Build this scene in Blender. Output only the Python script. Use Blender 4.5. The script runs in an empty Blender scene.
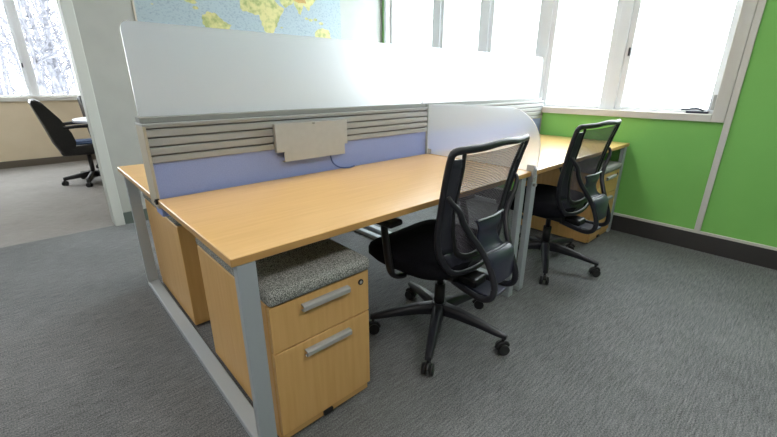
import bpy, bmesh, math, random
from mathutils import Vector, Matrix
S = bpy.context.scene
COL = S.collection
# ------------------------------------------------------------------ camera
cam = bpy.data.cameras.new('camera'); camo = bpy.data.objects.new('camera', cam); COL.objects.link(camo)
cam.sensor_width = 36; cam.lens = 385.715/777*36; cam.clip_start = .01; cam.clip_end = 300
camo.location = (-.3235, -.9837, 1.1914)
rot = Matrix.Rotation(-.742, 3, 'Z') @ Matrix.Rotation(1.2321, 3, 'X') @ Matrix.Rotation(.0013, 3, 'Z')
camo.rotation_euler = rot.to_euler()
S.camera = camo
# ------------------------------------------------------------------ sky, exposure
w = bpy.data.worlds.new('world'); S.world = w; w.use_nodes = True
bg = w.node_tree.nodes['Background']
bg.inputs[0].default_value = (.94, .97, 1, 1); bg.inputs[1].default_value = 9.0
S.view_settings.view_transform = 'Standard'; S.view_settings.look = 'None'
S.view_settings.exposure = 0.70; S.view_settings.gamma = 1
def portal(name, loc, sx, sy, rot):
    l = bpy.data.lights.new(name, 'AREA'); l.shape = 'RECTANGLE'; l.size = sx; l.size_y = sy
    l.cycles.is_portal = True
    o = bpy.data.objects.new(name, l); COL.objects.link(o); o.location = loc; o.rotation_euler = rot
P = math.pi
portal('window_daylight', (3.36, 1.17, 1.7), 1.4, 3.3, (0, P/2, 0))
portal('window_daylight', (-.8, 7.03, 1.7), 2.6, 1.5, (-P/2, 0, 0))
CEIL = 2.75
ADDED_LAMP = 7.0      # emission strength of the unseen ceiling fixtures added to brighten the rooms
# ------------------------------------------------------------------ materials
def lin(c):
    return tuple((x/255/12.92 if x/255 <= .04045 else ((x/255+.055)/1.055)**2.4) for x in c) + (1,)
def mat(name, rgb, rough=.5, metal=0, spec=.5, **kw):
    m = bpy.data.materials.new(name); m.use_nodes = True
    nt = m.node_tree; b = nt.nodes['Principled BSDF']
    b.inputs['Base Color'].default_value = lin(rgb); b.inputs['Roughness'].default_value = rough
    b.inputs['Metallic'].default_value = metal; b.inputs['Specular IOR Level'].default_value = spec
    for k, v in kw.items(): b.inputs[k.replace('_', ' ')].default_value = v
    return m
def noisy(m, rgb2, scale=(1, 1, 1), nscale=20, detail=4, lo=.35, hi=.65, bump=0, bdist=.002, rgb1=None, coords='Object'):
    nt = m.node_tree; N = nt.nodes; L = nt.links; b = N['Principled BSDF']
    tc = N.new('ShaderNodeTexCoord'); mp = N.new('ShaderNodeMapping'); mp.inputs['Scale'].default_value = scale
    no = N.new('ShaderNodeTexNoise'); no.inputs['Scale'].default_value = nscale; no.inputs['Detail'].default_value = detail
    cr = N.new('ShaderNodeValToRGB'); cr.color_ramp.elements[0].position = lo; cr.color_ramp.elements[1].position = hi
    cr.color_ramp.elements[0].color = rgb1 or tuple(b.inputs['Base Color'].default_value); cr.color_ramp.elements[1].color = lin(rgb2)
    L.new(tc.outputs[coords], mp.inputs[0]); L.new(mp.outputs[0], no.inputs['Vector'])
    L.new(no.outputs['Fac'], cr.inputs[0]); L.new(cr.outputs[0], b.inputs['Base Color'])
    if bump:
        bu = N.new('ShaderNodeBump'); bu.inputs['Strength'].default_value = bump; bu.inputs['Distance'].default_value = bdist
        L.new(no.outputs['Fac'], bu.inputs['Height']); L.new(bu.outputs[0], b.inputs['Normal'])
    return cr.outputs[0]
M = {}
M['wall'] = mat('painted_wall', (160, 162, 156), .85); noisy(M['wall'], (164, 166, 160), nscale=6)
M['beige'] = mat('beige_wall', (226, 210, 182), .85); noisy(M['beige'], (230, 214, 187), nscale=5)
M['green'] = mat('green_wall', (130, 197, 100), .6); noisy(M['green'], (133, 200, 103), nscale=4)
M['ceil'] = mat('ceiling_tile', (225, 225, 220), .9); noisy(M['ceil'], (215, 215, 210), nscale=60)
M['casing'] = mat('door_casing', (190, 194, 188), .6)
M['trim'] = mat('cream_trim', (212, 210, 204), .5)
M['winframe'] = mat('window_vinyl', (238, 241, 245), .45)
M['base'] = mat('dark_baseboard', (58, 56, 56), .55)
M['base2'] = mat('green_grey_baseboard', (88, 98, 92), .6)
M['base3'] = mat('brown_grey_baseboard', (104, 96, 84), .6)
def carpet(name, a, b_, c):
    m = mat(name, a, .95, spec=.1); nt = m.node_tree; N = nt.nodes; L = nt.links; b = N['Principled BSDF']
    tc = N.new('ShaderNodeTexCoord')
    def noise(scale, vec, detail):
        mp = N.new('ShaderNodeMapping'); mp.inputs['Scale'].default_value = vec
        n = N.new('ShaderNodeTexNoise'); n.inputs['Scale'].default_value = scale; n.inputs['Detail'].default_value = detail
        L.new(tc.outputs['Object'], mp.inputs[0]); L.new(mp.outputs[0], n.inputs['Vector']); return n.outputs['Fac']
    f = noise(200, (1, 1, 1), 3); s = noise(13, (1, 11, 1), 5); big = noise(2.5, (1, 1, 1), 2)
    def mix(x, y, fac):
        q = N.new('ShaderNodeMix'); q.data_type = 'FLOAT'; q.inputs[0].default_value = fac
        L.new(x, q.inputs[2]); L.new(y, q.inputs[3]); return q.outputs[0]
    v = mix(mix(f, s, .34), big, .10)
    cr = N.new('ShaderNodeValToRGB'); e = cr.color_ramp.elements
    e[0].position = .36; e[0].color = lin(b_); e[1].position = .64; e[1].color = lin(c)
    k = e.new(.5); k.color = lin(a)
    L.new(v, cr.inputs[0]); L.new(cr.outputs[0], b.inputs['Base Color'])
    bu = N.new('ShaderNodeBump'); bu.inputs['Strength'].default_value = .5; bu.inputs['Distance'].default_value = .004
    L.new(v, bu.inputs['Height']); L.new(bu.outputs[0], b.inputs['Normal'])
    return m
M['carpet'] = carpet('grey_carpet', (114, 116, 117), (74, 76, 78), (146, 148, 149))
M['carpet2'] = carpet('warm_grey_carpet', (146, 143, 140), (112, 109, 106), (172, 169, 166))  # lighter, warmer tone is mostly the next room's light put into the colour
def wood(name, a, b_, rough=.3, axis=0, coat=.0):
    m = mat(name, a, rough)
    sc = [38, 38, 38]; sc[axis] = 2.2
    noisy(m, b_, scale=tuple(sc), nscale=1.6, detail=6, lo=.25, hi=.78)
    m.node_tree.nodes['Principled BSDF'].inputs['Coat Weight'].default_value = coat
    m.node_tree.nodes['Principled BSDF'].inputs['Coat Roughness'].default_value = .12
    return m
M['maple'] = wood('maple_laminate', (218, 178, 118), (204, 162, 100), .28, 0, .15)
M['edge'] = wood('maple_edge', (204, 162, 102), (192, 148, 86), .4, 0)
M['maple_v'] = wood('maple_upright', (222, 180, 116), (210, 163, 97), .42, 2)
M['silver'] = mat('silver_paint', (172, 180, 186), .42, .1)
M['silver_d'] = mat('silver_satin', (166, 166, 163), .5, .0)
M['slat'] = mat('grey_slat_metal', (164, 167, 168), .45, .1)
M['channel'] = mat('grey_glass_channel', (138, 141, 137), .6)
M['groove'] = mat('slat_groove', (112, 110, 108), .7)
M['fabric_blue'] = mat('periwinkle_fabric', (146, 162, 214), .9, spec=.1); noisy(M['fabric_blue'], (156, 172, 222), nscale=260, detail=2, bump=.2, bdist=.001)
M['cream'] = mat('cream_end_trim', (188, 180, 162), .5)
M['holder'] = mat('brushed_tray_metal', (186, 188, 188), .45, .1); noisy(M['holder'], (182, 184, 184), nscale=30)
M['black'] = mat('black_plastic', (26, 26, 29), .42)
M['black_m'] = mat('black_satin', (29, 30, 38), .45)
M['charcoal'] = mat('charcoal_plastic', (42, 43, 54), .4)
M['lumbar'] = mat('slate_grey_plastic', (48, 51, 68), .3)
M['seatfab'] = mat('black_seat_fabric', (20, 20, 24), .95, spec=.1); noisy(M['seatfab'], (30, 30, 36), nscale=220, bump=.3)
M['leather'] = mat('black_leather', (24, 23, 22), .35); noisy(M['leather'], (32, 30, 29), nscale=60, bump=.25)
M['blue_seat'] = mat('blue_cloth', (70, 92, 128), .8); noisy(M['blue_seat'], (90, 112, 150), nscale=30)
M['white_top'] = mat('white_laminate', (215, 218, 232), .3)
M['paper'] = mat('paper', (240, 242, 250), .7)
M['cushion'] = mat('grey_tweed', (72, 74, 72), .95, spec=.1)
noisy(M['cushion'], (190, 191, 186), nscale=380, detail=2, lo=.40, hi=.62, bump=.5, bdist=.002, rgb1=lin((84, 86, 84)))
M['cable'] = mat('blue_cable', (66, 88, 150), .5)
M['snow'] = mat('snow', (238, 242, 250), .9)
M['bark'] = mat('tree_bark', (66, 66, 72), .9); noisy(M['bark'], (104, 104, 110), nscale=9)
def emission(name, rgb, st):
    m = bpy.data.materials.new(name); m.use_nodes = True; nt = m.node_tree; nt.nodes.clear()
    e = nt.nodes.new('ShaderNodeEmission'); e.inputs[0].default_value = lin(rgb); e.inputs[1].default_value = st
    o = nt.nodes.new('ShaderNodeOutputMaterial'); nt.links.new(e.outputs[0], o.inputs[0]); return m
M['lamp'] = emission('lamp_diffuser', (255, 252, 248), ADDED_LAMP)  # glow of the added ceiling panels
def shader(name, build):
    m = bpy.data.materials.new(name); m.use_nodes = True; nt = m.node_tree; nt.nodes.clear()
    o = nt.nodes.new('ShaderNodeOutputMaterial'); nt.links.new(build(nt), o.inputs[0]); return m
def mixs(nt, fac, a, b):
    q = nt.nodes.new('ShaderNodeMixShader')
    if isinstance(fac, (int, float)): q.inputs[0].default_value = fac
    else: nt.links.new(fac, q.inputs[0])
    nt.links.new(a, q.inputs[1]); nt.links.new(b, q.inputs[2]); return q.outputs[0]
def glass_b(nt):
    t = nt.nodes.new('ShaderNodeBsdfTransparent'); t.inputs[0].default_value = (.95, .97, .97, 1)
    g = nt.nodes.new('ShaderNodeBsdfGlossy'); g.inputs['Roughness'].default_value = .02
    f = nt.nodes.new('ShaderNodeLayerWeight'); p = nt.nodes.new('ShaderNodeMath'); p.operation = 'POWER'; p.inputs[1].default_value = 4
    q = nt.nodes.new('ShaderNodeMath'); q.operation = 'MULTIPLY_ADD'; q.inputs[1].default_value = .5; q.inputs[2].default_value = .03
    nt.links.new(f.outputs['Facing'], p.inputs[0]); nt.links.new(p.outputs[0], q.inputs[0])
    return mixs(nt, q.outputs[0], t.outputs[0], g.outputs[0])
M['glass'] = shader('window_glass', glass_b)
def frost_b(nt, rough=.58, share=.76):
    c = (.90, .92, .95, 1)
    t = nt.nodes.new('ShaderNodeBsdfTranslucent'); t.inputs[0].default_value = c
    d = nt.nodes.new('ShaderNodeBsdfDiffuse'); d.inputs[0].default_value = c
    r = nt.nodes.new('ShaderNodeBsdfRefraction'); r.inputs[0].default_value = (.95, .96, .98, 1)
    r.inputs['Roughness'].default_value = rough; r.inputs['IOR'].default_value = 1.3
    g = nt.nodes.new('ShaderNodeBsdfGlossy'); g.inputs['Roughness'].default_value = .25
    a = mixs(nt, .5, t.outputs[0], d.outputs[0]); a = mixs(nt, share, a, r.outputs[0])
    f = nt.nodes.new('ShaderNodeFresnel'); f.inputs[0].default_value = 1.3
    return mixs(nt, f.outputs[0], a, g.outputs[0])
M['frost'] = shader('frosted_acrylic', frost_b)
M['frost_clear'] = shader('lighter_frosted_acrylic', lambda nt: frost_b(nt, .34, .84))
def mesh_b(nt):
    tc = nt.nodes.new('ShaderNodeTexCoord')
    wv = nt.nodes.new('ShaderNodeTexWave'); wv.wave_type = 'BANDS'; wv.bands_direction = 'Z'
    wv.inputs['Scale'].default_value = 42; wv.inputs['Distortion'].default_value = 9; wv.inputs['Detail Scale'].default_value = .12; wv.inputs['Detail'].default_value = 1
    nt.links.new(tc.outputs['Object'], wv.inputs['Vector'])
    mr = nt.nodes.new('ShaderNodeMapRange'); mr.inputs[3].default_value = .64; mr.inputs[4].default_value = .76
    nt.links.new(wv.outputs['Fac'], mr.inputs[0])
    t = nt.nodes.new('ShaderNodeBsdfTransparent')
    d = nt.nodes.new('ShaderNodeBsdfDiffuse'); d.inputs[0].default_value = lin((104, 100, 108))
    return mixs(nt, mr.outputs[0], t.outputs[0], d.outputs[0])
M['mesh'] = shader('chair_mesh_fabric', mesh_b)
# ------------------------------------------------------------------ mesh helpers
def box(bm, x0, x1, y0, y1, z0, z1, mi=0, bev=0, seg=2):
    vs = [bm.verts.new((x, y, z)) for x in (x0, x1) for y in (y0, y1) for z in (z0, z1)]
    fs = [bm.faces.new([vs[i] for i in f]) for f in ((0, 1, 3, 2), (4, 6, 7, 5), (0, 4, 5, 1), (2, 3, 7, 6), (0, 2, 6, 4), (1, 5, 7, 3))]
    for f in fs: f.material_index = mi
    if bev:
        es = list({e for f in fs for e in f.edges})
        r = bmesh.ops.bevel(bm, geom=es, offset=bev, segments=seg, affect='EDGES', profile=.5)
        for f in r['faces']: f.material_index = mi
    return vs
def smooth_path(pts, n=6):
    p = [Vector(q) for q in pts]; out = []
    for i in range(len(p)-1):
        a = p[max(i-1, 0)]; b = p[i]; c = p[i+1]; d = p[min(i+2, len(p)-1)]
        for k in range(n):
            t = k/n
            out.append(.5*((2*b)+(c-a)*t+(2*a-5*b+4*c-d)*t*t+(3*b-a-3*c+d)*t**3))
    out.append(p[-1]); return out
def tube(bm, pts, r, seg=10, smooth=6, flat=1., up=(0, 0, 1), closed=False, mi=0):
    """sweep an ellipse (r wide, r*flat thick) along pts; r may be a list per given point"""
    n0 = len(pts)
    if closed:
        pp = [pts[-1]]+list(pts)+[pts[0], pts[1]]
        p = smooth_path(pp, smooth)[smooth:-smooth-1] if smooth else [Vector(q) for q in pts]
        p = p[:n0*smooth] if smooth else p
    else: p = smooth_path(pts, smooth) if smooth else [Vector(q) for q in pts]
    n = len(p); up = Vector(up); rings = []
    for i, q in enumerate(p):
        if closed: t = p[(i+1) % n]-p[i-1]
        else: t = p[min(i+1, n-1)]-p[max(i-1, 0)]
        t.normalize(); a = t.cross(up)
        if a.length < 1e-3: a = t.cross(Vector((0, 1, 0.01)))
        a.normalize(); b = a.cross(t).normalized()
        if isinstance(r, (list, tuple)):
            s = i/(n-1)*(len(r)-1); j = min(int(s), len(r)-2); rr = r[j]+(r[j+1]-r[j])*(s-j)
        else: rr = r
        rings.append([bm.verts.new(q+a*math.cos(2*P*k/seg)*rr+b*math.sin(2*P*k/seg)*rr*flat) for k in range(seg)])
    m = n if closed else n-1
    for i in range(m):
        A = rings[i]; B = rings[(i+1) % n]
        for k in range(seg):
            f = bm.faces.new([A[k], A[(k+1) % seg], B[(k+1) % seg], B[k]]); f.smooth = True; f.material_index = mi
    if not closed:
        bm.faces.new(rings[0][::-1]).material_index = mi; bm.faces.new(rings[-1]).material_index = mi
def cyl(bm, c0, c1, r, seg=20, mi=0): tube(bm, [c0, c1], r, seg, 0, mi=mi)
def loft(bm, rings, cap=True, closed=True):
    rr = [[bm.verts.new(v) for v in ring] for ring in rings]
    n = len(rr[0])
    for A, B in zip(rr, rr[1:]):
        for k in range(n if closed else n-1):
            f = bm.faces.new([A[k], A[(k+1) % n], B[(k+1) % n], B[k]]); f.smooth = True
    if cap: bm.faces.new(rr[0][::-1]); bm.faces.new(rr[-1])
def prism(bm, pts, ax, a0, a1, mi=0):
    """extrude a 2D outline; ax 'x': pts are (y,z); 'y': (x,z); 'z': (x,y)"""
    def V(p, a): return {'x': (a, p[0], p[1]), 'y': (p[0], a, p[1]), 'z': (p[0], p[1], a)}[ax]
    A = [bm.verts.new(V(p, a0)) for p in pts]; B = [bm.verts.new(V(p, a1)) for p in pts]
    n = len(pts); fs = [bm.faces.new(A), bm.faces.new(B[::-1])]
    for k in range(n): fs.append(bm.faces.new([A[k], B[k], B[(k+1) % n], A[(k+1) % n]]))
    for f in fs: f.material_index = mi
    return fs
def obj(name, bm, m, parent=None, mods=None, label=None):
    bmesh.ops.recalc_face_normals(bm, faces=bm.faces)
    me = bpy.data.meshes.new(name); bm.to_mesh(me); bm.free()
    for x in (m if isinstance(m, (list, tuple)) else [m]): me.materials.append(M[x])
    o = bpy.data.objects.new(name, me); COL.objects.link(o)
    if parent: o.parent = parent
    if label: o['label'] = label
    for k, v in (mods or {}).items():
        if k == 'bevel':
            q = o.modifiers.new('bevel', 'BEVEL'); q.width = v; q.segments = 2; q.limit_method = 'ANGLE'
        if k == 'subsurf':
            q = o.modifiers.new('subsurf', 'SUBSURF'); q.levels = v; q.render_levels = v
        if k == 'solid':
            q = o.modifiers.new('solid', 'SOLIDIFY'); q.thickness = v; q.offset = 0
    return o
def B(): return bmesh.new()
def bx(name, m, x0, x1, y0, y1, z0, z1, parent=None, bev=0, label=None):
    b = B(); box(b, x0, x1, y0, y1, z0, z1, 0, bev); return obj(name, b, m, parent, label=label)
def thing(name, label, cat, loc=(0, 0, 0), rz=0, group=None):
    o = bpy.data.objects.new(name, None); COL.objects.link(o); o.empty_display_size = .1
    o.location = loc; o.rotation_euler = (0, 0, rz); o['label'] = label; o['category'] = cat
    if group: o['group'] = group
    return o
def tag(o, label, cat, group=None):
    o['label'] = label; o['category'] = cat
    if group: o['group'] = group
    return o
def struct(o, label=None):
    o['kind'] = 'structure'
    if label: o['label'] = label
    return o
def dup(root, loc, rz, label, group=None):
    r = root.copy(); COL.objects.link(r); r.location = loc; r.rotation_euler = (0, 0, rz); r['label'] = label
    if group: r['group'] = group
    def rec(src, dst):
        for ch in list(src.children):
            c = ch.copy(); COL.objects.link(c); c.parent = dst; rec(ch, c)
    rec(root, r); return r
# ------------------------------------------------------------------ room shell
XW, YM, YF = 3.204, 2.98, 6.9
X0, Y0, XL = -3.2, -3.6, -2.6
struct(bx('floor', 'carpet', X0-.15, XW+.2, Y0-.15, 3.0, -.12, 0))
struct(bx('floor', 'carpet2', X0-.15, 1.95, 3.0, YF+.15, -.12, 0))
struct(bx('ceiling', 'ceil', X0-.15, XW+.2, Y0-.15, YF+.2, CEIL, CEIL+.1))
XJ = .065; TH = .14
# wall carrying the map, with the wide opening on its left
b = B(); box(b, XJ+.005, XW, YM, YM+TH, 0, CEIL); box(b, -2.2, XJ+.005, YM, YM+TH, 2.3, CEIL); box(b, X0, -2.2, YM, YM+TH, 0, CEIL)
struct(obj('wall_back', b, 'wall'))
b = B(); box(b, XJ-.012, XJ+.062, YM-.02, YM+TH+.02, 0, 2.3, 0, .004)
struct(obj('trim_1', b, 'casing'), 'pale painted casing at the end of the map wall')
struct(bx('baseboard_back', 'base2', XJ+.062, XW-.001, YM-.014, YM, 0, .105))
# green window wall, hole y -.46..2.90, z 1.0..2.45
GY0, GY1, GZ0, GZ1 = -.50, 2.93, .975, 2.45
b = B()
box(b, XW, XW+.2, Y0, GY0, 0, CEIL); box(b, XW, XW+.2, GY1, YM+TH, 0, CEIL)
box(b, XW, XW+.2, GY0, GY1, 0, GZ0); box(b, XW, XW+.2, GY0, GY1, GZ1, CEIL)
struct(obj('wall_right', b, 'green'))
struct(bx('baseboard_right', 'base', XW-.014, XW, Y0, YM-.014, 0, .132))
b = B(); box(b, XW-.016, XW, Y0, YM, .132, .152, 0, .002); struct(obj('trim_2', b, 'trim'), 'cream strip along the top of the dark baseboard')
b = B(); box(b, XW-.018, XW, -.577, -.540, .152, CEIL, 0, .002); struct(obj('trim_3', b, 'trim'), 'upright cream strip on the green wall beside the window')
struct(bx('wall_left', 'wall', X0-.1, X0, Y0, YF, 0, CEIL))
struct(bx('wall_front', 'wall', X0, XW, Y0-.1, Y0, 0, CEIL))
struct(bx('wall_side', 'beige', 1.8, 1.92, YM+TH, YF, 0, CEIL))
# far beige wall of the next room; window hole x -2.2..0.40
FX0, FX1, FZ0, FZ1 = -2.2, .425, .985, 2.45
b = B()
box(b, X0, FX0, YF, YF+.15, 0, CEIL); box(b, FX1, 1.92, YF, YF+.15, 0, CEIL)
box(b, FX0, FX1, YF, YF+.15, 0, FZ0); box(b, FX0, FX1, YF, YF+.15, FZ1, CEIL)
struct(obj('wall_far', b, 'beige'))
struct(bx('baseboard_far', 'base3', X0, 1.8, YF-.014, YF, 0, .10))
def window_unit(n, axis, c, lo, hi, z0, z1, sash=.035, frame_m='winframe', depth=.05, lock=None):
    """one glazed sash: frame ring + pane; axis 'x' = lies in plane X=c spanning y; 'y' = plane Y=c spanning x"""
    def bb(bm, a0, a1, za, zb, d0, d1):
        if axis == 'x': box(bm, c+d0, c+d1, a0, a1, za, zb, 0, .003, 1)
        else: box(bm, a0, a1, c+d0, c+d1, za, zb, 0, .003, 1)
    b = B()
    bb(b, lo, lo+sash, z0, z1, 0, depth); bb(b, hi-sash, hi, z0, z1, 0, depth)
    bb(b, lo+sash, hi-sash, z0, z0+sash*.6, 0, depth); bb(b, lo+sash, hi-sash, z1-sash, z1, 0, depth)
    o = struct(obj('window_%d' % n, b, frame_m))
    b = B(); s = 1e-3
    if axis == 'x': box(b, c+depth/2-.003, c+depth/2+.003, lo+sash-s, hi-sash+s, z0+sash*.6-s, z1-sash+s)
    else: box(b, lo+sash-s, hi-sash+s, c+depth/2-.003, c+depth/2+.003, z0+sash*.6-s, z1-sash+s)
    obj('window_pane', b, 'glass', o)
    if lock:
        a, z = lock; b = B()
        if axis == 'x': box(b, c-.012, c, a-.007, a+.007, z-.03, z+.03, 0, .003)
        else: box(b, a-.008, a+.008, c-.012, c, z-.03, z+.03, 0, .003)
        obj('window_lock', b, 'charcoal', o)
    return o
# right-hand window band: casing, posts and five sashes
b = B()
box(b, XW-.02, XW, -.538, GY0+.035, .935, GZ1+.05, 0, .003)          # right board
box(b, XW-.022, XW+.0, GY0+.035, YM-.05, .935, GZ0+.01, 0, .003)       # stool
box(b, XW-.02, XW, GY0+.035, YM-.05, GZ1, GZ1+.05, 0, .003)
box(b, XW, XW+.14, GY0, GY0+.035, GZ0, GZ1)                          # reveals
box(b, XW, XW+.14, GY1-.03, GY1, GZ0, GZ1)
box(b, XW, XW+.14, GY0+.035, GY1-.03, GZ0, GZ0+.012)
box(b, XW, XW+.14, GY0+.035, GY1-.03, GZ1-.012, GZ1)
struct(obj('trim_4', b, 'trim'), 'cream window casing and sill board on the green wall')
b = B(); box(b, XW-.012, XW, GY1-.03, GY1+.012, GZ0+.01, GZ1, 0, .003); struct(obj('trim_11', b, 'winframe'), 'pale casing edge in the corner by the map wall')
posts = [.225, .86, 1.50, 2.13]
ed = [GY0+.035]+posts+[GY1-.03]
for i, p in enumerate(posts):
    b = B(); box(b, XW+.045, XW+.13, p-.04, p+.04, GZ0+.012, GZ1-.012, 0, .004); struct(obj('trim_%d' % (5+i), b, 'winframe'), 'pale post between two window sashes')
for i in range(5):
    lo = ed[i]+(.04 if i else 0); hi = ed[i+1]-(.04 if i < 4 else 0)
    o = window_unit(1+i, 'x', XW+.06, lo, hi, GZ0+.012, GZ1-.012, .045, lock=(hi-.03, 1.42) if i in (0, 2) else None)
    if i == 0:
        b = B(); box(b, XW+.01, XW+.05, lo+.03, lo+.16, GZ0+.012, GZ0+.028, 0, .004); tube(b, [(XW+.03, lo+.06, GZ0+.03), (XW+.02, lo+.10, GZ0+.045), (XW+.02, lo+.19, GZ0+.034)], .007, 8)
        obj('window_crank', b, 'lumbar', o, label='slate coloured crank handle')
        b = B(); box(b, XW+.005, XW+.058, lo+.0, lo+.022, GZ0+.04, GZ0+.14, 0, .003); obj('window_hinge', b, 'silver_d', o)
# far window
b = B()
box(b, FX0-.06, FX1+.06, YF-.03, YF, FZ0-.055, FZ0, 0, .003); box(b, FX1, FX1+.045, YF-.02, YF, FZ0, FZ1, 0, .003)
box(b, FX0-.05, FX0, YF-.02, YF, FZ0, FZ1); box(b, FX0-.05, FX1+.05, YF-.02, YF, FZ1, FZ1+.05)
box(b, FX0, FX1, YF, YF+.12, FZ0, FZ0+.01)
struct(obj('trim_9', b, 'trim'), 'cream casing and sill of the window in the next room')
b = B(); box(b, -.165, -.105, YF+.03, YF+.11, FZ0+.01, FZ1, 0, .003); box(b, -1.42, -1.36, YF+.03, YF+.11, FZ0+.01, FZ1); struct(obj('trim_10', b, 'winframe'), 'grey post in the next room window')
window_unit(6, 'y', YF+.05, FX0, -1.42, FZ0+.01, FZ1)
window_unit(7, 'y', YF+.05, -1.36, -.165, FZ0+.01, FZ1, lock=(-.18, 1.42))
window_unit(8, 'y', YF+.05, -.105, FX1, FZ0+.01, FZ1)
# ceiling fixtures, added out of view to raise the indoor brightness
k = 0
for (x, y) in ((-1.5, -1.6), (1.0, -1.6), (-1.5, 1.0), (1.0, 1.0), (-.8, 5.0)):
    lb = ['ceiling light panel nearest the front left of the room', 'ceiling light panel over the floor in front of the desks', 'ceiling light panel left of the desks', 'ceiling light panel over the desk partitions', 'ceiling light panel in the next room'][k]
    t = thing('ceiling_light', lb, 'light', (x, y, CEIL), 0, 'recessed ceiling lights'); k += 1
    b = B()
    for (a0, a1, c0, c1) in ((-.62, .62, -.32, -.3), (-.62, .62, .3, .32), (-.62, -.6, -.3, .3), (.6, .62, -.3, .3)): box(b, a0, a1, c0, c1, -.03, 0)
    obj('light_frame', b, 'winframe', t)
    b = B(); box(b, -.6, .6, -.3, .3, -.02, -.004); obj('light_diffuser', b, 'lamp', t)
# ------------------------------------------------------------------ outdoors
struct(bx('ground_snow', 'snow', -40, 40, YF+.4, 60, -1.2, -1.0), None)['kind'] = 'structure'
struct(bx('ground_snow', 'snow', 3.8, 40, -30, YF+.4, -1.2, -1.0))
def tree(x, y, h, seed, label):
    rnd = random.Random(seed); b = B()
    lean = rnd.uniform(-.06, .06)
    def branch(p, d, l, r, lev):
        q = p; pts = [p]
        for _ in range(4):
            d = (d+Vector((rnd.uniform(-.15, .15), rnd.uniform(-.15, .15), rnd.uniform(-.05, .1)))).normalized()
            q = q+d*l/4; pts.append(q)
        tube(b, pts, [r, r*.35], 5, 0)
        if lev < 3:
            for _ in range((18, 6, 3)[lev]):
                t = rnd.uniform(.12 if lev == 0 else .2, 1); s = t*4; j = min(int(s), 3); pt = pts[j].lerp(pts[j+1], s-j)
                a = rnd.uniform(0, 2*P); dd = Vector((math.cos(a), math.sin(a), rnd.uniform(.15, 1.0))).normalized()
                branch(pt, dd, l*rnd.uniform(.22, .38) if lev == 0 else l*rnd.uniform(.35, .6), r*(.3 if lev == 0 else .45), lev+1)
    branch(Vector((0, 0, 0)), Vector((lean, 0, 1)).normalized(), h, .022+h*.007, 0)
    o = tag(obj('bare_tree', b, 'bark'), label, 'tree', 'bare trees outside the window of the next room')
    o.location = (x, y, -1.0); return o
rt = random.Random(5)
for i in range(22):
    y = 11+i*.8; x = -.1+(y-6.9)*(.02)+rt.uniform(-1, 1)*(.5+.11*(y-7))
    tree(x, y, rt.uniform(5, 8), 100+i, 'bare tree outside the window of the next room')
# ------------------------------------------------------------------ world map
b = B()
MX0, MX1, MZ0, MZ1 = .53, 2.565, 1.42, 2.62
box(b, MX0, MX1, YM-.006, YM-.001, MZ0, MZ1)
box(b, MX0-.014, MX0, YM-.009, YM-.001, MZ0, MZ1, 1)
def poly(pts, mi, d=.0066):
    f = b.faces.new([b.verts.new((x, YM-d, z)) for x, z in pts]); f.material_index = mi
def blob(pts): # roughen a coastline
    r = random.Random(len(pts)*7); out = []
    for i in range(len(pts)):
        a = Vector(pts[i]); c = Vector(pts[(i+1) % len(pts)]); n = 4
        for k in range(n):
            q = a.lerp(c, k/n)
            out.append((q.x+r.uniform(-.008, .008), q.y+r.uniform(-.008, .008)))
    return out
poly(blob([(1.05, 1.76), (1.10, 1.79), (1.17, 1.78), (1.22, 1.74), (1.30, 1.70), (1.27, 1.655), (1.20, 1.63), (1.14, 1.56), (1.10, 1.50), (1.08, 1.55), (1.07, 1.65), (1.04, 1.70)]), 2)      # South America
poly(blob([(1.40, 1.86), (1.42, 1.95), (1.47, 2.00), (1.62, 2.02), (1.74, 1.99), (1.80, 1.92), (1.87, 1.89), (1.80, 1.80), (1.76, 1.72), (1.70, 1.64), (1.65, 1.645), (1.61, 1.73), (1.59, 1.81), (1.50, 1.82), (1.43, 1.83)]), 2)   # Africa
poly(blob([(1.80, 1.98), (1.87, 1.90), (1.94, 1.94), (1.98, 1.97), (2.02, 1.88), (2.05, 1.86), (2.09, 1.96), (2.15, 1.90), (2.18, 1.95), (2.26, 2.05), (2.35, 2.18), (2.45, 2.34), (2.2, 2.42), (1.9, 2.40), (1.70, 2.33), (1.55, 2.24), (1.47, 2.12), (1.58, 2.06), (1.72, 2.05)]), 2)  # Eurasia
poly(blob([(.98, 1.83), (.90, 1.92), (.80, 2.00), (.72, 2.16), (.60, 2.30), (.75, 2.40), (1.0, 2.42), (1.2, 2.26), (1.10, 2.12), (1.03, 2.00), (.95, 1.96), (1.02, 1.85)]), 2)             # North America
poly(blob([(1.93, 2.0), (2.02, 1.965), (2.12, 1.98), (2.1, 2.06), (1.98, 2.08)]), 3, .0072)
poly(blob([(2.22, 1.72), (2.30, 1.76), (2.40, 1.74), (2.42, 1.66), (2.32, 1.62), (2.22, 1.65)]), 2) # Australia
for (x, z, s) in ((.94, 1.86, .02), (1.0, 1.81, .02), (2.12, 1.83, .018), (2.17, 1.82, .02), (2.23, 1.83, .02), (2.3, 1.8, .022), (1.82, 1.72, .012), (2.44, 1.60, .014), (1.03, 1.89, .014), (.66, 1.80, .008)):
    poly([(x+s*math.cos(a)*1.3, z+s*math.sin(a)*.7) for a in [j*P/4 for j in range(8)]], 2)
M['ocean'] = mat('map_ocean', (150, 166, 172), .6); noisy(M['ocean'], (112, 128, 138), scale=(2.2, 1, 3.4), nscale=24, detail=8, lo=.5, hi=.85)
M['land'] = mat('map_land', (190, 184, 124), .6); noisy(M['land'], (140, 150, 92), nscale=22, detail=8, lo=.42, hi=.66)
M['mountain'] = mat('map_mountain', (158, 122, 66), .6); noisy(M['mountain'], (190, 150, 84), nscale=30, detail=5)
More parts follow.
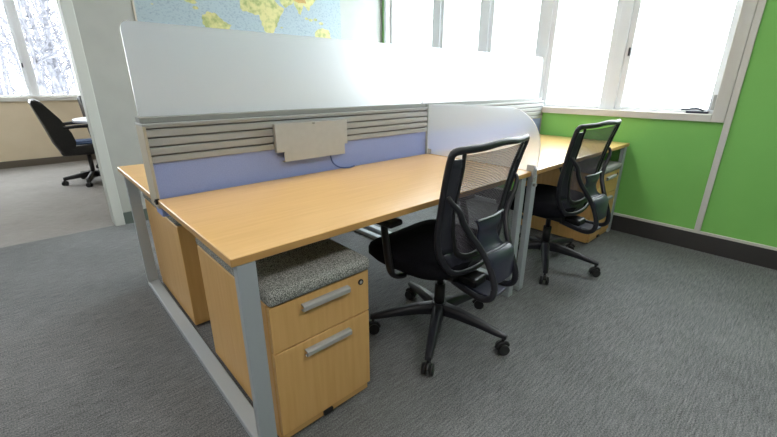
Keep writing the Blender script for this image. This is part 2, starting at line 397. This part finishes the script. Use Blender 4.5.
tag(obj('world_map', b, ['ocean', 'cream', 'land', 'mountain']), 'large world map poster with pale blue seas on the grey wall', 'map')
# ------------------------------------------------------------------ desks
D, T, L1, L2, H = .764, .12, 1.631, 3.185, .74
def desk_top(bm, x0, x1, y0, y1, front, left=False):
    box(bm, x0, x1, y0, y1, H-.025, H, 0, .002, 1)
    for f in bm.faces:
        n = f.normal
        if abs(f.calc_center_median().z-(H-.0125)) < .011: f.material_index = 1
def make_desk(x0, x1, y0, y1, label, g='maple desks of the workstation'):
    t = thing('desk', label, 'desk', ((x0+x1)/2, (y0+y1)/2, 0), 0, g); cx, cy = t.location[:2]
    b = B(); desk_top(b, x0-cx, x1-cx, y0-cy, y1-cy, True); obj('desktop', b, ['maple', 'edge'], t)
    b = B()
    s = 1 if y0 < .5 else -1
    yb = (y1-cy-.10) if s > 0 else (y0-cy+.10)
    box(b, x0-cx+.10, x1-cx-.10, yb-.03, yb+.03, H-.075, H-.026, 0, .002); obj('support_beam', b, 'charcoal', t)
    return t
d1 = make_desk(0, L1-.006, 0, D-.001, 'long maple desk nearest the camera, with the first mesh chair pushed under it')
d2 = make_desk(L1+.006, L2, 0, D-.001, 'maple desk beyond the frosted divider, ending at the green wall')
make_desk(0, L1-.006, D+T+.001, 2*D+T, 'maple desk behind the partition, only its left end showing')
def frame(desk, x0, x1, y_end=1.60):
    t = bpy.data.objects.new('end_frame', None); COL.objects.link(t); t.parent = desk; wd = x1-x0
    t.location = (x0-desk.location.x, -desk.location.y, 0)
    for (ya, yb) in ((0.003, .033), (y_end-.03, y_end)):
        b = B(); box(b, 0, wd, ya, yb, .03, H-.0262, 0, .003); obj('leg', b, 'silver', t)
    b = B(); box(b, 0, wd, .003, y_end, 0, .03, 0, .003); obj('floor_rail', b, 'silver', t)
    b = B(); box(b, 0, wd, .0335, y_end-.0305, H-.066, H-.0262, 0, .002) if False else box(b, wd*.45, wd*.9, .0335, y_end-.0305, H-.05, H-.0262, 0, .002)
    obj('top_rail', b, 'silver', t); return t
frame(d1, .014, .070)
frame(d1, 1.535, 1.580)
frame(d2, 1.650, 1.700)
frame(d2, 3.10, 3.15)
# ------------------------------------------------------------------ partitions with slat rail, fabric and frosted glass
def partition(x0, x1, label, endcap, gx0, gx1, gzt=1.405, hook=False):
    t = thing('desk_partition', label, 'partition', (x0, D, 0), 0, 'low partitions with frosted glass on top'); wd = x1-x0
    zt = 1.036; z0 = .886
    b = B(); box(b, .012, wd-.004, .012, T-.012, .66, z0+.005); obj('fabric_panel', b, 'fabric_blue', t)
    # slat rail on both faces: groove backing and four proud slats
    b = B(); box(b, .010, wd-.003, .016, T-.016, z0, zt-.004, 1)
    for za, zb in ((.886, .912), (.918, .947), (.953, .982), (.988, 1.017), (1.023, 1.030)):
        box(b, .010, wd-.003, .001, .018, za, zb, 0, .0025, 1); box(b, .010, wd-.003, T-.018, T-.001, za, zb, 0, .0025, 1)
    obj('slat_rail', b, ['slat', 'groove'], t)
    b = B(); prism(b, [(0, zt-.006), (0, zt+.004), (T, zt+.004), (T, zt-.006)], 'x', 0, wd); obj('top_cap', b, 'slat', t, {'bevel': .002})
    b = B(); box(b, .0, wd, .022, T-.022, zt+.0041, zt+.027, 0, .002, 1); obj('glass_channel', b, 'channel', t)
    b = B(); box(b, 0, .011, .0, T, .70, zt-.006, 0, .002); obj('end_trim', b, 'cream' if endcap else 'silver', t)
    b = B(); box(b, wd-.004, wd, .0, T, .70, zt-.006, 0, .001); obj('end_trim', b, 'silver', t)
    # frosted glass with rounded upper corners
    r = .03; pts = [(gx0, zt+.028)]
    for (cx, cz, a0) in ((gx0+r, gzt-r, P), (gx1-r, gzt-r, P/2)):
        for k in range(7): a = a0-k*P/12; pts.append((cx+r*math.cos(a), cz+r*math.sin(a)))
    pts.append((gx1, zt+.028)); b = B(); prism(b, pts, 'y', T/2-.004, T/2+.004); obj('frosted_glass', b, 'frost', t)
    if hook:
        b = B(); cyl(b, (.0, .004, .733), (-.006, -.001, .733), .008, 12); box(b, -.010, .006, -.012, 0.0, .722, .745, 0, .002); obj('corner_bracket', b, 'black', t)
    return t
partition(0, L1-.002, 'partition behind the nearest desk, metal tray hooked on its slats', True, .006, L1-.006, hook=True)
partition(L1+.002, L2+.015, 'partition section between the curved divider and the green wall', False, .006, L2-L1+.012)
# curved frosted side divider
b = B(); pts = [(D-.004, H+.003), (D-.004, 1.058)]
pts += [(D-.2, 1.066), (.36, 1.068), (.25, 1.066)]
for k in range(1, 13):
    a = P/2+k*P/2/12; pts.append((.19+.215*math.cos(a), .865+.203*math.sin(a)))
pts += [(-.025, .80), (-.022, .715), (-.008, .700), (-.004, H+.003)]
t = thing('side_divider', 'frosted divider with rounded corner standing between the two front desks', 'divider', (L1, 0, 0))
b2 = B(); prism(b2, pts, 'x', -.004, .004); obj('frosted_glass', b2, 'frost_clear', t); b.free()
b = B(); box(b, -.010, .010, D-.04, D-.012, H+.001, H+.035, 0, .002); obj('clamp', b, 'silver_d', t)
b = B(); box(b, -.012, .012, -.012, .03, H+.001, H+.035, 0, .002); box(b, -.014, .014, -.016, -.0005, H-.055, H+.02, 0, .002); cyl(b, (0, -.016, H-.07), (0, -.03, H-.07), .010, 12); obj('clamp', b, 'silver_d', t)
# ------------------------------------------------------------------ metal tray on the slats + cable
t = thing('slat_tray', 'silver metal tray hooked on the slats of the near partition', 'tray', (.745, D, 0))
b = B(); y = -.026
out = [(-.213, .873), (-.213, 1.008), (-.012, 1.006), (-.012, .994), (.004, .994), (.004, 1.006), (.205, 1.005), (.205, .878), (.186, .878), (.186, .824), (-.176, .824), (-.176, .873)]
prism(b, out, 'y', y, y+.003); obj('face_plate', b, 'holder', t, {'bevel': .0008})
b = B(); box(b, -.213, .205, y+.003, -.002, 1.0, 1.004, 0, .001); box(b, -.213, -.210, y+.003, -.002, .873, 1.0); box(b, .202, .205, y+.003, -.002, .878, 1.0); box(b, -.176, .186, y+.003, -.004, .824, .827); obj('side_flange', b, 'silver_d', t)
b = B(); tube(b, [(0, -.003, 0), (.012, -.006, -.04), (.045, -.018, -.068), (.10, -.03, -.0755), (.15, -.016, -.0755)], .004, 8); o = obj('power_cable', b, 'cable'); o.location = (.85, D, .82)
tag(o, 'thin blue cable hanging below the metal tray to the desktop', 'cable')
# ------------------------------------------------------------------ pedestals
def pedestal(loc, rz, label, lock=True):
    """front faces local -Y; origin at front-left floor corner; .39 wide .65 deep"""
    t = thing('file_cabinet', label, 'cabinet', loc, rz, 'maple pedestals with grey cushions under the desks')
    W, Dp, z0, z1 = .388, .65, .045, .552
    b = B(); box(b, 0, W, .0215, Dp, .014, z1, 0, .002, 1); obj('body', b, 'maple_v', t)
    b = B(); box(b, .01, W-.01, .006, .0212, .018, z0-.001, 0, .002, 1); obj('toe_strip', b, 'edge', t)
    for (nm, za, zb, hz) in (('drawer', .385, z1-.002, .512), ('drawer', .048, .380, .338)):
        b = B(); box(b, .001, W-.001, 0, .019, za, zb, 0, .0015, 1); d = obj(nm, b, 'maple_v', t)
        b = B(); x0, x1 = .108, .292
        # flat bar pull with rounded face
        pr = [(-.002, hz-.012), (-.016, hz-.012), (-.022, hz-.006), (-.022, hz+.008), (-.016, hz+.013), (-.002, hz+.013), (-.002, hz+.009), (-.012, hz+.009), (-.017, hz+.004), (-.016, hz-.008), (-.002, hz-.008)]
        prism(b, [(y_+.002, z_) for y_, z_ in pr], 'x', x0, x1); obj('handle', b, 'silver_d', d, {'bevel': .001})
        if za > .3 and lock:
            b = B(); cyl(b, (.350, .001, .515), (.350, -.004, .515), .011, 16, 0); cyl(b, (.350, -.004, .515), (.350, -.0045, .515), .006, 12, 1); obj('lock', b, ['black', 'silver_d'], d)
        if za < .3:
            b = B(); box(b, .165, .205, -.003, .02, .022, .040, 0, .002); obj('latch', b, 'black', t)
    for (x, y_) in ((.05, .07), (W-.05, .07), (.05, Dp-.06), (W-.05, Dp-.06)):
        b = B(); cyl(b, (x-.012, y_, .022), (x+.012, y_, .022), .022, 16); obj('caster', b, 'black', t)
    b = B(); box(b, -.004, W+.004, -.012, Dp+.004, z1+.001, z1+.052, 0, .018, 4)
    for f in b.faces: f.smooth = True
    obj('seat_cushion', b, 'cushion', t); return t
ped = pedestal((.086, -.006, 0), 0, 'cushion-topped drawer cabinet under the near end of the nearest desk')
dup(ped, (.474, 1.575, 0), P, 'drawer cabinet under the desk behind the partition, back towards the camera')
dup(ped, (2.68, .0, 0), 0, 'drawer cabinet beside the green wall, behind the farther mesh chair')
# ------------------------------------------------------------------ mesh task chairs
def caster(parent, x, y, a, h=.052):
    c, s = math.cos(a), math.sin(a)
    b = B(); r = .026
    def pt(u, v, z): return (x+u*c-v*s, y+u*s+v*c, z)
    for v in (-.017, .017): cyl(b, pt(0, v-.009, r), pt(0, v+.009, r), r, 18)
    tube(b, [pt(-.028, 0, .026), pt(-.012, 0, .050), pt(.014, 0, .052), pt(.026, 0, .038)], .012, 8, 4)
    cyl(b, pt(0, 0, .05), pt(0, 0, .082), .008, 10)
    obj('caster', b, 'black', parent)
def task_chair(loc, rz, base_a, label):
    t = thing('mesh_office_chair', label, 'chair', loc, rz, 'black mesh office chairs')
    # star base
    b = B(); cyl(b, (0, 0, .095), (0, 0, .165), .036, 24)
    R = .33
    for k in range(5):
        a = base_a+k*2*P/5; c, s = math.cos(a), math.sin(a)
        rings = []
        for (u, zc, hw, hh) in ((.02, .135, .030, .028), (.10, .133, .026, .024), (.22, .115, .021, .018), (.30, .098, .018, .013), (.345, .090, .014, .010)):
            rings.append([(u*c-v*s, u*s+v*c, zc+z) for v, z in ((-hw, -hh), (hw, -hh), (hw, hh*.3), (hw*.6, hh), (-hw*.6, hh), (-hw, hh*.3))])
        loft(b, rings)
    obj('star_base', b, 'black_m', t, {'bevel': .003})
    for k in range(5):
        a = base_a+k*2*P/5; caster(t, R*math.cos(a), R*math.sin(a), a+.9*math.sin(k*2.3))
    b = B(); cyl(b, (0, 0, .15), (0, 0, .27), .026, 20); cyl(b, (0, 0, .27), (0, 0, .36), .016, 16); obj('gas_cylinder', b, 'black', t)
    # mechanism under the seat
    b = B(); box(b, -.085, .085, -.13, .12, .345, .395, 0, .012); box(b, -.05, .05, -.22, -.10, .335, .38, 0, .012); obj('tilt_mechanism', b, 'black', t)
    b = B(); tube(b, [(.08, .02, .365), (.18, .03, .36), (.25, .03, .365)], .006, 8); tube(b, [(.24, .03, .365), (.30, .03, .365)], .011, 8); obj('lever', b, 'black', t)
    # seat cushion: rounded superellipse with waterfall front
    b = B(); rings = []
    for (zz, sc) in ((.395, .80), (.405, .93), (.43, 1.0), (.455, 1.0), (.475, .965), (.484, .88), (.486, .6)):
        ring = []
        for k in range(40):
            a = 2*P*k/40; ca, sa = math.cos(a), math.sin(a)
            x = .262*sc*math.copysign(abs(ca)**.55, ca); y = .25*sc*math.copysign(abs(sa)**.55, sa)+.07
            z = zz-.03*max(0, (y-.19)/.12)**2*(zz > .42)+.012*(x/.26)**2*(zz > .45)
            ring.append((x, y, z))
        rings.append(ring)
    loft(b, rings); obj('seat', b, 'seatfab', t)
    # outer back frame
    def yb(z):
        pr = [(1.0, -.262), (.96, -.256), (.85, -.225), (.73, -.198), (.62, -.182), (.50, -.176), (.38, -.180)]
        for (za, ya), (zb, y2) in zip(pr, pr[1:]):
            if zb <= z <= za: return ya+(y2-ya)*(za-z)/(za-zb)
        return pr[-1][1]
    bow = lambda x, z: yb(z)+.03*(x/.25)**2
    half = [(0, .976), (.07, .973), (.14, .968), (.225, .967), (.274, .963), (.284, .940), (.279, .88), (.271, .80), (.263, .72), (.259, .63), (.244, .55), (.208, .485), (.16, .437), (.07, .418), (0, .415)]
    rim = [(x, bow(x, z), z) for x, z in half]
    full = rim+[(-x, y, z) for x, y, z in rim[-2:0:-1]]
    b = B(); tube(b, full, .0145, 10, 3, closed=True, up=(0, 1, 0), flat=.9)
    obj('back_frame', b, 'black_m', t)
    ipath = [(.228, .958), (.213, .90), (.203, .85), (.200, .79), (.194, .70), (.172, .60), (.148, .53), (.09, .492), (0, .482)]
    b = B()
    ip = [(x, bow(x, z), z) for x, z in ipath]
    tube(b, ip+[(-x, y, z) for x, y, z in ip[-2::-1]], [.012, .010, .011, .014, .016, .014, .011, .010, .012], 8, 4, up=(0, 1, 0), flat=.5)
    obj('inner_border', b, 'black', t)
    def interp(path, z, dflt):
        for (xa, za), (xb, zb) in zip(path, path[1:]):
            if zb <= z <= za: return xa+(xb-xa)*(za-z)/max(za-zb, 1e-6)
        return dflt
    for s in (-1, 1):
        bb = B(); zs = [.535, .57, .62, .67, .72, .76, .795, .82, .87, .885, .90, .935]; us = [0, .3, .85, 1]; g = []
        for z in zs:
            xi = interp(ipath, z, .17); xo = interp(half, z, .2)
            g.append([bb.verts.new((s*(xi+(xo-xi)*u), bow(xi+(xo-xi)*u, z), z)) for u in us])
        for i in range(len(zs)-1):
            for j in range(3):
                if .82 < (zs[i]+zs[i+1])/2 < .87 and j == 1 and s > 0: continue
                bb.faces.new([g[i][j], g[i][j+1], g[i+1][j+1], g[i+1][j]]).smooth = True
        obj('side_band', bb, 'charcoal', t, {'solid': .006})
    bb = B(); n = 16; g = []
    inn = [(.150, .535), (.13, .512), (.09, .492), (.045, .486), (0, .482)]; out = [(.238, .535), (.208, .485), (.16, .437), (.07, .418), (0, .415)]
    inn += [(-x, z) for x, z in inn[-2::-1]]; out += [(-x, z) for x, z in out[-2::-1]]
    for (xa, za), (xb, zb) in zip(inn, out):
        g.append([bb.verts.new((xa+(xb-xa)*u, bow(xa+(xb-xa)*u, za+(zb-za)*u), za+(zb-za)*u)) for u in (0, .5, 1)])
    for p_, q_ in zip(g, g[1:]):
        for j in range(2): bb.faces.new([p_[j], p_[j+1], q_[j+1], q_[j]]).smooth = True
    obj('lower_band', bb, 'charcoal', t, {'solid': .006})
    # mesh panel
    b = B(); nz, nx = 24, 12; g = []
    pw = lambda z: interp(ipath, z, .17)
    for i in range(nz+1):
        z = .486+(.948-.486)*i/nz; w_ = pw(z)
        g.append([b.verts.new((w_*(2*j/nx-1), bow(w_*(2*j/nx-1), z), z)) for j in range(nx+1)])
    for i in range(nz):
        for j in range(nx): b.faces.new([g[i][j], g[i][j+1], g[i+1][j+1], g[i+1][j]]).smooth = True
    obj('mesh_panel', b, 'mesh', t)
    # yoke: two arms down the sides, looping under the seat
    for s in (-1, 1):
        b = B()
        tube(b, [(s*.262, -.200, .80), (s*.252, -.214, .775), (s*.215, -.224, .735), (s*.178, -.222, .68), (s*.145, -.232, .63), (s*.112, -.262, .57), (s*.094, -.298, .50), (s*.090, -.326, .43), (s*.092, -.332, .385), (s*.096, -.315, .350), (s*.092, -.26, .336), (s*.07, -.12, .350)], [.008, .011, .013, .013, .013, .014, .014, .014], 10, 5)
        obj('yoke_arm', b, 'black_m', t)
    # lumbar plates between the yoke arms
    def plate(name, prof, m):
        bb = B(); rows = []
        for (y, z, hw) in smooth_prof(prof):
            rows.append([bb.verts.new((hw*u, y+.018*(1-u*u)*-1*.0+.012*(u*u), z)) for u in (-1, -.8, -.4, 0, .4, .8, 1)])
        for A, C_ in zip(rows, rows[1:]):
            for k in range(6): bb.faces.new([A[k], A[k+1], C_[k+1], C_[k]]).smooth = True
        return obj(name, bb, m, t, {'solid': .010, 'bevel': .003})
    def smooth_prof(pr): return [tuple(v) for v in smooth_path(pr, 5)]
    plate('lumbar_pad', [(-.236, .672, .096), (-.246, .640, .086), (-.238, .600, .076), (-.248, .556, .082), (-.276, .530, .088)], 'lumbar')
    plate('lumbar_bracket', [(-.292, .538, .100), (-.316, .515, .097), (-.324, .47, .094), (-.328, .41, .088)], 'lumbar')
    b = B(); tube(b, [(-.098, -.24, .676), (0, -.25, .676), (.098, -.24, .676)], .004, 8); obj('lumbar_lip', b, 'silver', t)
    b = B(); tube(b, [(-.092, -.276, .532), (0, -.280, .532), (.092, -.276, .532)], .012, 8); obj('lumbar_rail', b, 'charcoal', t)
    b = B(); box(b, -.06, .06, -.315, -.10, .331, .343, 0, .004); obj('yoke_plate', b, 'lumbar', t)
    for ch in t.children:
        if ch.name.split('.')[0] in ('back_frame', 'inner_border', 'side_band', 'lower_band', 'mesh_panel'): ch.location.x = .012
    # armrests
    for s in (-1, 1):
        b = B(); tube(b, [(s*.10, .06, .375), (s*.20, .06, .365), (s*.275, .06, .395), (s*.296, .065, .47), (s*.298, .08, .56), (s*.29, .10, .625)], [.016, .018, .02, .021, .02, .018], 10, 5, flat=.6, up=(1, 0, 0)); a = obj('armrest', b, 'black', t)
        b = B(); box(b, s*.28-.04, s*.28+.04, .03, .25, .625, .652, 0, .012, 3); obj('arm_pad', b, 'black', a)
    return t
c1 = task_chair((.995, .08, 0), math.radians(3.5), math.radians(209.5), 'black mesh office chair pushed up to the nearest desk')
dup(c1, (2.139, .098, 0), math.radians(-1.5), 'black mesh office chair at the farther desk near the green wall')
# ------------------------------------------------------------------ next room: leather chair, table
def exec_chair(loc, rz, label):
    t = thing('executive_chair', label, 'chair', loc, rz, 'high-backed leather chairs at the meeting table')
    b = B(); cyl(b, (0, 0, .06), (0, 0, .13), .035, 16)
    for k in range(5):
        a = .63+k*2*P/5; c, s = math.cos(a), math.sin(a); rings = []
        for (u, zc, hw, hh) in ((.02, .105, .032, .035), (.15, .10, .028, .026), (.31, .080, .021, .018)):
            rings.append([(u*c-v*s, u*s+v*c, zc+z) for v, z in ((-hw, -hh), (hw, -hh), (hw*.7, hh), (-hw*.7, hh))])
        loft(b, rings)
    obj('star_base', b, 'black', t)
    for k in range(5):
        a = .63+k*2*P/5; caster(t, .30*math.cos(a), .30*math.sin(a), a+1)
    b = B(); cyl(b, (0, 0, .11), (0, 0, .37), .024, 14); box(b, -.11, .10, -.09, .09, .36, .40, 0, .01); obj('gas_cylinder', b, 'black', t)
    b = B(); box(b, -.27, .22, -.25, .25, .375, .49, 0, .038, 4)
    for f in b.faces: f.smooth = True
    obj('seat', b, 'leather', t)
    # curved back shell: side profile swept over the width
    back = [(x-.035, z) for x, z in [(-.22, .38), (-.275, .52), (-.325, .74), (-.385, .98), (-.375, 1.01), (-.335, 1.015), (-.285, .98), (-.18, .81), (-.11, .64), (-.09, .53), (-.10, .46)]]
    b = B(); rings = []
    for (y, sh, sc) in ((-.25, .02, .90), (-.235, .008, .98), (-.15, 0, 1.0), (0, -.004, 1.0), (.15, 0, 1.0), (.235, .008, .98), (.25, .02, .90)):
        rings.append([((x+.24)*1.0-.24+sh, y, .70+(z-.70)*sc) for x, z in back])
    loft(b, rings); obj('backrest', b, 'leather', t, {'bevel': .006})
    for s in (-1, 1):
        b = B(); tube(b, [(-.19, s*.26, .70), (-.05, s*.275, .712), (.12, s*.275, .700), (.17, s*.275, .65), (.15, s*.27, .50), (.10, s*.255, .43)], [.018, .020, .020, .016, .014, .014], 10, 5); obj('armrest', b, 'black', t)
    return t
e1 = exec_chair((.165, 5.06, 0), 0, 'black leather high-back office chair facing right in the next room')
dup(e1, (.62, 5.98, 0), math.radians(-78), 'dark chair back mostly hidden behind the round table in the next room')
b = B(); box(b, -.19, .20, -.20, .20, 0, .018, 0, .008, 3); box(b, -.12, .14, -.15, .12, .018, .03, 0, .006, 3)
o = obj('folded_cloth', b, 'blue_seat'); o.location = (.15, 5.10, .492); tag(o, 'blue cloth lying on the seat of the leather chair', 'cloth')
t = thing('meeting_table', 'round white-topped table beside the leather chair in the next room', 'table', (.69, 5.10, 0))
b = B(); cyl(b, (0, 0, .735), (0, 0, .765), .60, 64); obj('tabletop', b, 'white_top', t, {'bevel': .004})
b = B(); cyl(b, (0, 0, .02), (0, 0, .734), .04, 24); obj('pedestal', b, 'black', t)
b = B(); cyl(b, (0, 0, 0), (0, 0, .02), .27, 40); obj('base', b, 'black', t)
o = bx('paper_sheet', 'paper', -.105, .105, -.15, .15, 0, .002); o.location = (.36, 5.18, .766); o.rotation_euler = (0, 0, .3); tag(o, 'white paper lying on the round table in the next room', 'paper')
